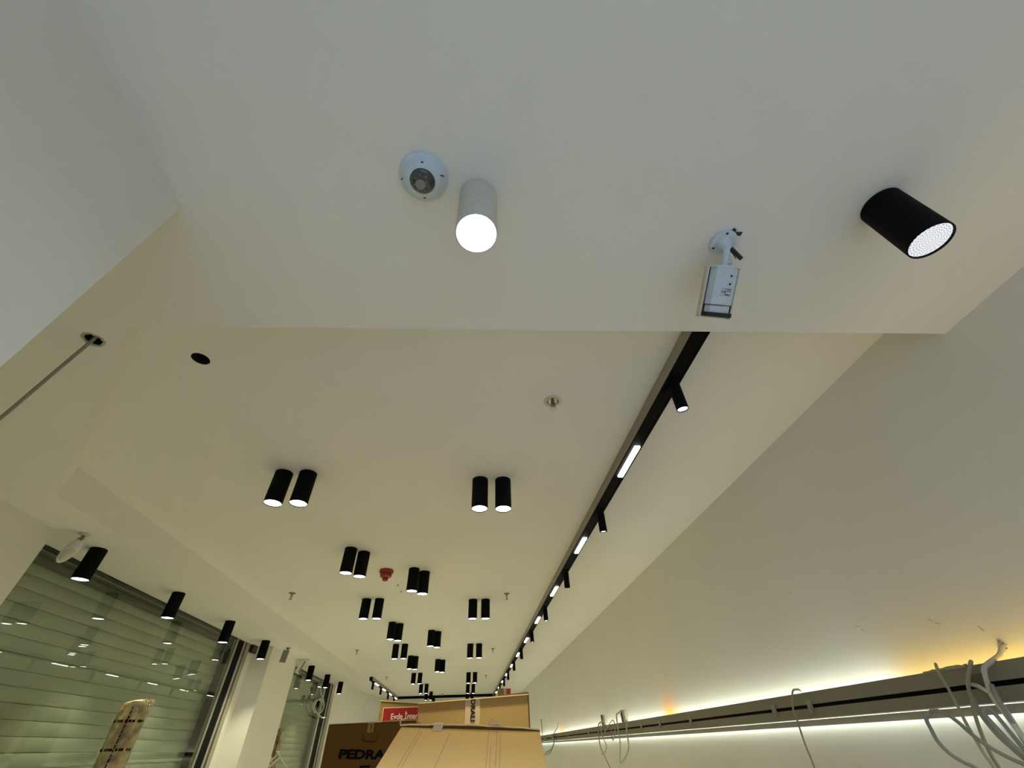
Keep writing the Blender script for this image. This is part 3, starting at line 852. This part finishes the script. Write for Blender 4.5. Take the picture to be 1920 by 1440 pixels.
cable([(1.690,5.541,1.847),(1.690,5.654,1.839),(1.690,5.735,1.819),(1.690,5.766,1.715),(1.690,5.761,1.604),(1.690,5.860,1.469),(1.690,5.847,1.430),(1.690,5.647,1.480),(1.690,5.481,1.558),(1.690,5.454,1.688),(1.690,5.389,1.767)], .0075, M_cablew, 'large white cable loop hanging from the right driver box', G)
G = 'thin cables beside the front carton'
cable([(1.700,12.133,1.571),(1.700,11.555,1.677),(1.700,10.604,1.733),(1.700,10.184,1.646),(1.700,10.583,1.535),(1.700,11.344,1.482)], .010, M_cableg, 'upper grey cable loop right beside the front carton', G)
cable([(1.690,11.455,1.447),(1.690,10.688,1.486),(1.690,10.143,1.614),(1.690,10.159,1.694)], .010, M_cableg, 'lower grey cable loop right beside the front carton', G)
cable([(1.720,9.657,1.887),(1.720,9.814,1.829),(1.720,10.236,1.759),(1.720,10.330,1.711)], .007, M_cableg, 'thin dark wire sticking up above the ledge near the carton', G)
cable([(1.780,12.246,2.055),(1.780,12.222,1.934),(1.780,12.209,1.760)], .014, M_cablew, 'pale upright stub of conduit on the wall near the carton', G)
# white cable coil beside the second window
cable([(-2.900,10.367,2.195),(-2.900,10.239,2.240),(-2.900,10.14,2.30),(-2.900,10.25,2.38),(-2.900,10.50,2.405),(-2.900,10.76,2.37),(-2.895,10.84,2.30),(-2.89,10.70,2.225),(-2.88,10.45,2.20),(-2.88,10.24,2.25),(-2.88,10.20,2.33),(-2.88,10.38,2.41),(-2.88,10.62,2.42),(-2.87,10.80,2.35),(-2.87,10.74,2.24),(-2.87,10.50,2.185),(-2.88,10.755,2.162),(-2.90,10.991,2.150),(-2.92,11.242,2.168)], .011, M_cablew, 'white coiled cable hanging by the second window frame')
cable([(-2.90, 10.38, 2.70), (-2.90, 10.36, 2.60), (-2.89, 10.45, 2.50), (-2.88, 10.66, 2.44), (-2.88, 10.80, 2.36)], .009, M_cablew, 'white cable dropping from the window head to the coil')

# ------------------------------------------------------------------ wrapped rolls in front of the windows
def wrapped_roll(x, y, ztop, r, label, bands):
    t = thing('wrapped_roll', label, 'roll', (x, y, 0))
    bm = new_bm()
    n = 48; rings = []
    zs = [0, .02] + [ztop * k / 26 for k in range(1, 25)] + [ztop - .06, ztop - .03, ztop - .008, ztop]
    for i, z in enumerate(zs):
        s = 1.0 if z < ztop - .07 else (1.0 - .05 * (z - ztop + .07) / .07)
        if z == ztop: s = .86
        if i == 0: s = .9
        ring = []
        for k in range(n):
            a = 2 * PI * k / n
            rr = r * s * (1 + .035 * math.sin(3 * a + z * 5) + .02 * math.sin(7 * a - z * 17) + .018 * math.sin(11 * a + z * 31) + random.uniform(-.012, .012))
            dz = (.018 * math.cos(a + .8) if z > ztop - .05 else 0)
            ring.append(bm.verts.new((rr * math.cos(a), rr * math.sin(a), z + dz)))
        rings.append(ring)
    for A, B in zip(rings[:-1], rings[1:]):
        for k in range(n): bm.faces.new((A[k], A[(k + 1) % n], B[(k + 1) % n], B[k]))
    # rolled-in top: spiral recess
    c = [bm.verts.new((v.co.x * .62, v.co.y * .62, ztop - .03)) for v in rings[-1]]
    for k in range(n): bm.faces.new((rings[-1][k], rings[-1][(k + 1) % n], c[(k + 1) % n], c[k]))
    bm.faces.new(c); bm.faces.new(rings[0][::-1])
    obj('roll_body', bm, M_wrap, t, smooth=True)
    bm = new_bm()                                         # crumpled plastic ear on top
    for k in range(9):
        a = -.9 + k * .16
        add_tube(bm, [(r * .8 * math.cos(a), r * .8 * math.sin(a), ztop - .02), (r * .95 * math.cos(a), r * .95 * math.sin(a), ztop + .01 + .006 * (k % 3)), (r * 1.05 * math.cos(a + .05), r * 1.05 * math.sin(a + .05), ztop - .02)], .006, 6, 4)
    obj('plastic_fold', bm, M_wrap, t, smooth=True)
    for zb in bands:                                       # printed lettering bands
        bm = new_bm()
        k = 0; a = -2.9
        while a < -.1:
            da = random.choice((.10, .14, .18))
            add_box(bm, r * 1.035, r * 1.05, -.5 * r * da, .5 * r * da, zb - .008, zb + .008, 0, Matrix.Rotation(a, 4, 'Z'))
            a += da + (.05 if k % 3 else .16); k += 1
        obj('printed_band', bm, M_ink, t)['label'] = 'black printed lettering band'
    bm = new_bm()
    z = ztop - .03
    while z > 1.2:
        h = random.uniform(.012, .03)
        add_box(bm, r * 1.03, r * 1.045, -.004, .004, z - h, z, 0, Matrix.Rotation(-1.25, 4, 'Z')); z -= h + .008
    obj('seam_print', bm, M_ink, t)
    return t
wrapped_roll(-2.66, 4.45, 1.955, .098, 'plastic wrapped brown roll with black print standing before the first window', (1.84, 1.672))
t = wrapped_roll(-2.82, 8.48, 1.90, .055, 'slim wrapped brown roll standing behind the pilaster at the second window', ())
for pts, l in (([(-2.750,8.308,1.653),(-2.750,8.452,1.616),(-2.750,8.528,1.604),(-2.750,8.617,1.560),(-2.750,8.797,1.514),(-2.750,8.996,1.455)], 'white cord curling right below the slim roll'),
               ([(-2.750,8.127,1.523),(-2.750,8.223,1.486),(-2.750,8.150,1.583),(-2.750,8.212,1.572),(-2.75,8.3,1.5)], 'white cord curl nearest the pilaster edge'),
               ([(-2.750,8.418,1.648),(-2.750,8.297,1.586),(-2.750,8.122,1.528),(-2.750,8.232,1.495),(-2.75,8.40,1.55),(-2.75,8.56,1.58),(-2.75,8.62,1.48)], 'white cord crossing in front of the slim roll')):
    cable(pts, .009, M_cablew, l, 'tangled white cords at the second window', 'cord')

# ------------------------------------------------------------------ cartons
# B: tall carton at left, face shade put into its brown
t = thing('carton', 'carton at left, coloured dark brown for its shade, with large black lettering', 'carton', (-0.21, 2.2, 0))
def loc(p, o): return (p[0] - o[0], p[1] - o[1], p[2] - o[2])
OB = (-0.21, 2.2, 0)
def hexa_card(o, xl, xr, y0, y1, zl, zr, zbl=0.0, m=M_card2):
    bm = new_bm()
    add_hexa(bm, [loc(p, o) for p in ((xl, y0, zbl), (xr, y0, zbl), (xr, y1, zbl), (xl, y1, zbl), (xl, y0, zl), (xr, y0, zr), (xr, y1, zr), (xl, y1, zl))])
    bmesh.ops.bevel(bm, geom=bm.edges[:], offset=.003, segments=1, affect='EDGES')
    return bm
obj('box', hexa_card(OB, -.549, -.20, 2.2, 2.58, 1.689, 1.6932), M_cardshade, t)
RX = Matrix.Rotation(PI / 2, 4, 'X')
def face_m(o, x, y, z, rz=0.0): return Matrix.Translation(loc((x, y, z), o)) @ RX @ Matrix.Rotation(rz, 4, 'Z')
text_obj('printed_lettering', 'PEDRALI', .0365, M_ink, t, face_m(OB, -.488, 2.1985, 1.597, -.045), .0004, .0017, 1.60, 'LEFT')
bm = new_bm(); add_box(bm, -.012, .012, -.0005, .0008, -.015, .015, 0, Matrix.Translation(loc((-.381, 2.1985, 1.6745), OB))); s_ = obj('sticker', bm, M_card4, t); s_['label'] = 'small brown sticker with tiny text'
text_obj('sticker_text', 'LIBERTY', .0062, M_ink, s_, face_m(OB, -.379, 2.1972, 1.674, -PI / 2), .0002, .0002)
bm = new_bm()                                              # hand hole: u-shaped cut line
add_tube(bm, [loc(p, OB) for p in ((-.406, 2.1985, 1.652), (-.404, 2.1985, 1.637), (-.396, 2.1985, 1.632), (-.36, 2.1985, 1.630), (-.350, 2.1985, 1.635), (-.347, 2.1985, 1.650))], .0013, 6, 5)
obj('hand_hole', bm, M_dark, t)
bm = new_bm()
add_box(bm, *[a for a in (-.40 + .21, -.36 + .21)], -.001, .001, 1.556, 1.562)
obj('small_print', bm, M_ink, t)
bm = new_bm(); add_hexa(bm, [loc(p, OB) for p in ((-.549, 2.197, 1.6885), (-.20, 2.197, 1.6927), (-.20, 2.203, 1.6927), (-.549, 2.203, 1.6885), (-.549, 2.197, 1.6905), (-.20, 2.197, 1.6947), (-.20, 2.203, 1.6947), (-.549, 2.203, 1.6905))])
obj('cut_edge', bm, M_edge, t)['label'] = 'pale cut edge along the top'
bm = new_bm(); add_box(bm, -.03, .03, -.001, .002, -.002, .003, 0, Matrix.Translation(loc((-.37, 2.197, 1.6915), OB))); obj('tape_end', bm, M_tapeclear, t)

# C2: rear right carton
OC = (0.03, 2.6, 0)
xl_, zl_ = -0.232, 1.7745
XCL, ZCL, XCR, ZCR = -0.2345, 1.7735, 0.318, 1.7964
t = thing('carton', 'tan rear carton at right with printed tape down its front', 'carton', OC)
obj('box', hexa_card(OC, XCL, XCR, 2.6, 3.05, ZCL, ZCR), M_card2, t)
def ztop(x): return ZCL + (x - XCL) / (XCR - XCL) * (ZCR - ZCL)
bm = new_bm(); add_hexa(bm, [loc(p, OC) for p in ((-.002, 2.5985, 1.0), (.072, 2.5985, 1.0), (.072, 2.6005, 1.0), (-.002, 2.6005, 1.0),
                                                  (-.002, 2.5985, ztop(0) + .002), (.072, 2.5985, ztop(.07) + .002), (.072, 2.64, ztop(.07) + .002), (-.002, 2.64, ztop(0) + .002))])
tp = obj('tape', bm, M_tape, t); tp['label'] = 'shiny tape strip'
text_obj('tape_lettering', 'DRALI', .031, M_ink, tp, face_m(OC, .036, 2.5975, 1.740, -PI / 2), .0003, .0008, 1.05)
text_obj('tape_mark', '+', .014, M_ink, tp, face_m(OC, .036, 2.5975, 1.672, 0), .0003, .0003)
bm = new_bm(); add_hexa(bm, [loc(p, OC) for p in ((XCL, 2.594, ZCL - .002), (XCR, 2.594, ZCR - .002), (XCR, 2.602, ZCR - .002), (XCL, 2.602, ZCL - .002), (XCL, 2.594, ZCL + .002), (XCR, 2.594, ZCR + .002), (XCR, 2.602, ZCR + .002), (XCL, 2.602, ZCL + .002))])
obj('cut_edge', bm, M_edge, t)
bm = new_bm(); add_box(bm, XCR - .03, XCR + .003 - .03, -.002, .03, 1.2, ZCR + .004)  # dark strip carries the shade along the right corner
obj('side_flap', bm, M_cardshade, t)['label'] = 'flap edge at the right corner, coloured dark for shade'
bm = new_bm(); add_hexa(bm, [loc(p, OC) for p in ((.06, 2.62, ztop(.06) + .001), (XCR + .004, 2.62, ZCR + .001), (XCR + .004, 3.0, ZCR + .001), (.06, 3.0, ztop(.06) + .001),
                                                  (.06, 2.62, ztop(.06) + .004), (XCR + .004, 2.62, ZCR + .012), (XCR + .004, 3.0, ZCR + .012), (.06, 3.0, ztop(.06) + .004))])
obj('top_flap', bm, M_cardshade, t)

# C1: rear left carton with red label
OD = (-0.45, 4.1, 0)
t = thing('carton', 'olive brown rear carton at left with a red and white label', 'carton', OD)
obj('box', hexa_card(OD, -.664, -.10, 4.1, 4.6, 1.8977, 1.855), M_card4, t)
bm = new_bm(); add_hexa(bm, [loc(p, OD) for p in ((-.664, 4.095, 1.8957), (-.10, 4.095, 1.853), (-.10, 4.102, 1.853), (-.664, 4.102, 1.8957), (-.664, 4.095, 1.9007), (-.10, 4.095, 1.858), (-.10, 4.102, 1.858), (-.664, 4.102, 1.9007))])
obj('cut_edge', bm, M_edge, t)
bm = new_bm(); add_box(bm, -.636, -.22, 4.0975, 4.101, 1.70, 1.8555, 0, Matrix.Translation((-OD[0], -OD[1], 0))); bl = obj('label_border', bm, M_whitelabel, t); bl['label'] = 'white border of the red label'
bm = new_bm(); add_box(bm, -.632, -.224, 4.0960, 4.0975, 1.70, 1.851, 0, Matrix.Translation((-OD[0], -OD[1], 0))); lb_ = obj('red_label', bm, M_redlabel, t); lb_['label'] = 'red label with white words'
text_obj('label_words', 'Evde İnternet', .050, M_whitelabel, lb_, face_m(OD, -.572, 4.095, 1.797), .0004, .0006, .95, 'LEFT')

# A: front carton lying tilted, its top face sloping towards the camera
dirA = Vector((0.078, 0.946, 0.314)).normalized()          # up-slope direction
L0 = Vector((-0.1891, 1.6, 1.6543)); R0 = Vector((0.2262, 1.6, 1.6326))
xA = (R0 - L0).normalized()
nA = xA.cross(dirA).normalized()
WA, LA, HA = (R0 - L0).length, 0.86, 0.42
OA = L0 - dirA * LA - nA * HA
MA = Matrix((xA, dirA - xA * xA.dot(dirA), nA)).transposed().to_4x4()
# parallelogram face keeps both edge directions
t = thing('carton', 'large pale tan carton in front, its creased top sloping towards the camera', 'carton', tuple(OA))
def pa(u, v, wz): return tuple(xA * u + dirA * v + nA * wz)
bm = new_bm(); add_hexa(bm, [pa(0, 0, 0), pa(WA, 0, 0), pa(WA, LA, 0), pa(0, LA, 0), pa(0, 0, HA), pa(WA, 0, HA), pa(WA, LA, HA), pa(0, LA, HA)])
bmesh.ops.bevel(bm, geom=bm.edges[:], offset=.003, segments=1, affect='EDGES')
obj('box', bm, M_card, t)
bm = new_bm()                                              # far flap standing a little proud, shade put into its brown
npt = 16
bul = lambda s: .003 + .005 * math.sin(PI * min(1, s * 1.02)) ** .7
lo = []; hi = []
for k in range(npt + 1):
    s = k / npt
    lo.append((s, HA - .002)); hi.append((s, HA + bul(s) + random.uniform(-.0008, .0008)))
for k in range(npt):
    (s0, a0), (s1, a1) = lo[k], lo[k + 1]; b0, b1 = hi[k][1], hi[k + 1][1]
    y0_, y1_ = LA - .006, LA + .002
    add_hexa(bm, [pa(WA * s0, y0_, a0), pa(WA * s1, y0_, a1), pa(WA * s1, y1_, a1), pa(WA * s0, y1_, a0), pa(WA * s0, y0_, b0), pa(WA * s1, y0_, b1), pa(WA * s1, y1_, b1), pa(WA * s0, y1_, b0)])
obj('far_flap', bm, M_cardshade, t)['label'] = 'shaded flap standing along the far edge'
bm = new_bm()
for k in range(npt):
    s0, s1 = lo[k][0], lo[k + 1][0]; b0, b1 = hi[k][1], hi[k + 1][1]
    add_hexa(bm, [pa(WA * s0, LA - .0065, b0), pa(WA * s1, LA - .0065, b1), pa(WA * s1, LA + .002, b1), pa(WA * s0, LA + .002, b0), pa(WA * s0, LA - .0065, b0 + .0016), pa(WA * s1, LA - .0065, b1 + .0016), pa(WA * s1, LA + .002, b1 + .0016), pa(WA * s0, LA + .002, b0 + .0016)])
obj('cut_edge', bm, M_edge, t)
M_crease = mat('crease_line', (0.66, 0.42, 0.17), 0.9, spec=0.1)
bm = new_bm()
for u0, u1, v0 in ((.060, .030, LA - .02), (.068, .042, LA - .03), (.150, .112, LA - .04), (.262, .262, LA - .015), (.287, .282, LA - .015), (.297, .294, LA - .04), (.272, .272, LA - .12)):
    add_tube(bm, [pa(u0, v0, HA), pa((u0 * 2 + u1) / 3 + .0008, v0 * .7, HA), pa((u0 + u1 * 2) / 3 - .0008, v0 * .35, HA), pa(u1, .02, HA)], .0009, 5, 5)
obj('creases', bm, M_crease, t)
bm = new_bm(); 
v = [bm.verts.new(pa(*p)) for p in ((.098, LA + .003, HA + .011), (.126, LA + .003, HA + .011), (.124, LA - .030, HA + .001), (.096, LA - .030, HA + .001), (.098, LA - .008, HA + .0105), (.126, LA - .008, HA + .0105))]
bm.faces.new((v[0], v[1], v[5], v[4])); bm.faces.new((v[4], v[5], v[2], v[3]))
ob = obj('tape_strip', bm, M_tape, t); ob.modifiers.new('thickness', 'SOLIDIFY').thickness = .0008
bm = new_bm()
add_tube(bm, [pa(.262, LA, HA + .007), pa(.268, LA + .004, HA + .019), pa(.280, LA + .004, HA + .021), pa(.296, LA + .003, HA + .013), pa(.306, LA, HA + .006)], .0028, 6, 5)
add_tube(bm, [pa(.270, LA, HA + .010), pa(.285, LA, HA + .014), pa(.300, LA, HA + .008)], .003, 6, 5)
obj('loose_tape', bm, M_tapeclear, t, smooth=True)['label'] = 'crumpled loose piece of clear tape'
bm = new_bm(); add_tube(bm, [pa(-.001, LA + .001, HA), pa(-.004, LA + .004, HA + .012), pa(.006, LA + .004, HA + .016)], .002, 6, 4); obj('tape_curl', bm, M_tapeclear, t)

# what the front carton rests on
zA = OA.z
t = thing('carton', 'plain low carton under the near end of the front carton', 'carton', (0, 1.05, 0))
bm = new_bm(); add_box(bm, -.30, .30, -.24, .08, 0, OA.z - .028, .004); obj('box', bm, M_card2, t)
rb = OA + dirA * LA
t = thing('carton', 'plain taller carton propping the rear of the front carton', 'carton', (0, 1.72, 0))
bm = new_bm(); add_box(bm, -.30, .30, -.05, .28, 0, rb.z - .058, .004); obj('box', bm, M_card2, t)

# boards standing far behind the cartons
for x0, x1, m, l, z in ((.504, .583, M_brown, 'brown upright board standing far behind the rear carton', 2.290), (.585, .632, M_tan, 'narrow tan upright board between the brown and red ones', 2.288),
                     (.634, .702, M_maroon, 'red upright board standing far behind the rear carton', 2.286)):
    t = thing('upright_board', l, 'board', ((x0 + x1) / 2, 8.0, 0), group='upright boards behind the cartons')
    bm = new_bm(); add_box(bm, x0 - (x0 + x1) / 2, x1 - (x0 + x1) / 2, 0, .30, 0, z, .002); obj('board_core', bm, m, t)
    bm = new_bm(); add_box(bm, x0 - (x0 + x1) / 2 - .0005, x0 - (x0 + x1) / 2 + .006, -.001, .02, 0, z + .001); obj('edge_band', bm, M_brown, t)
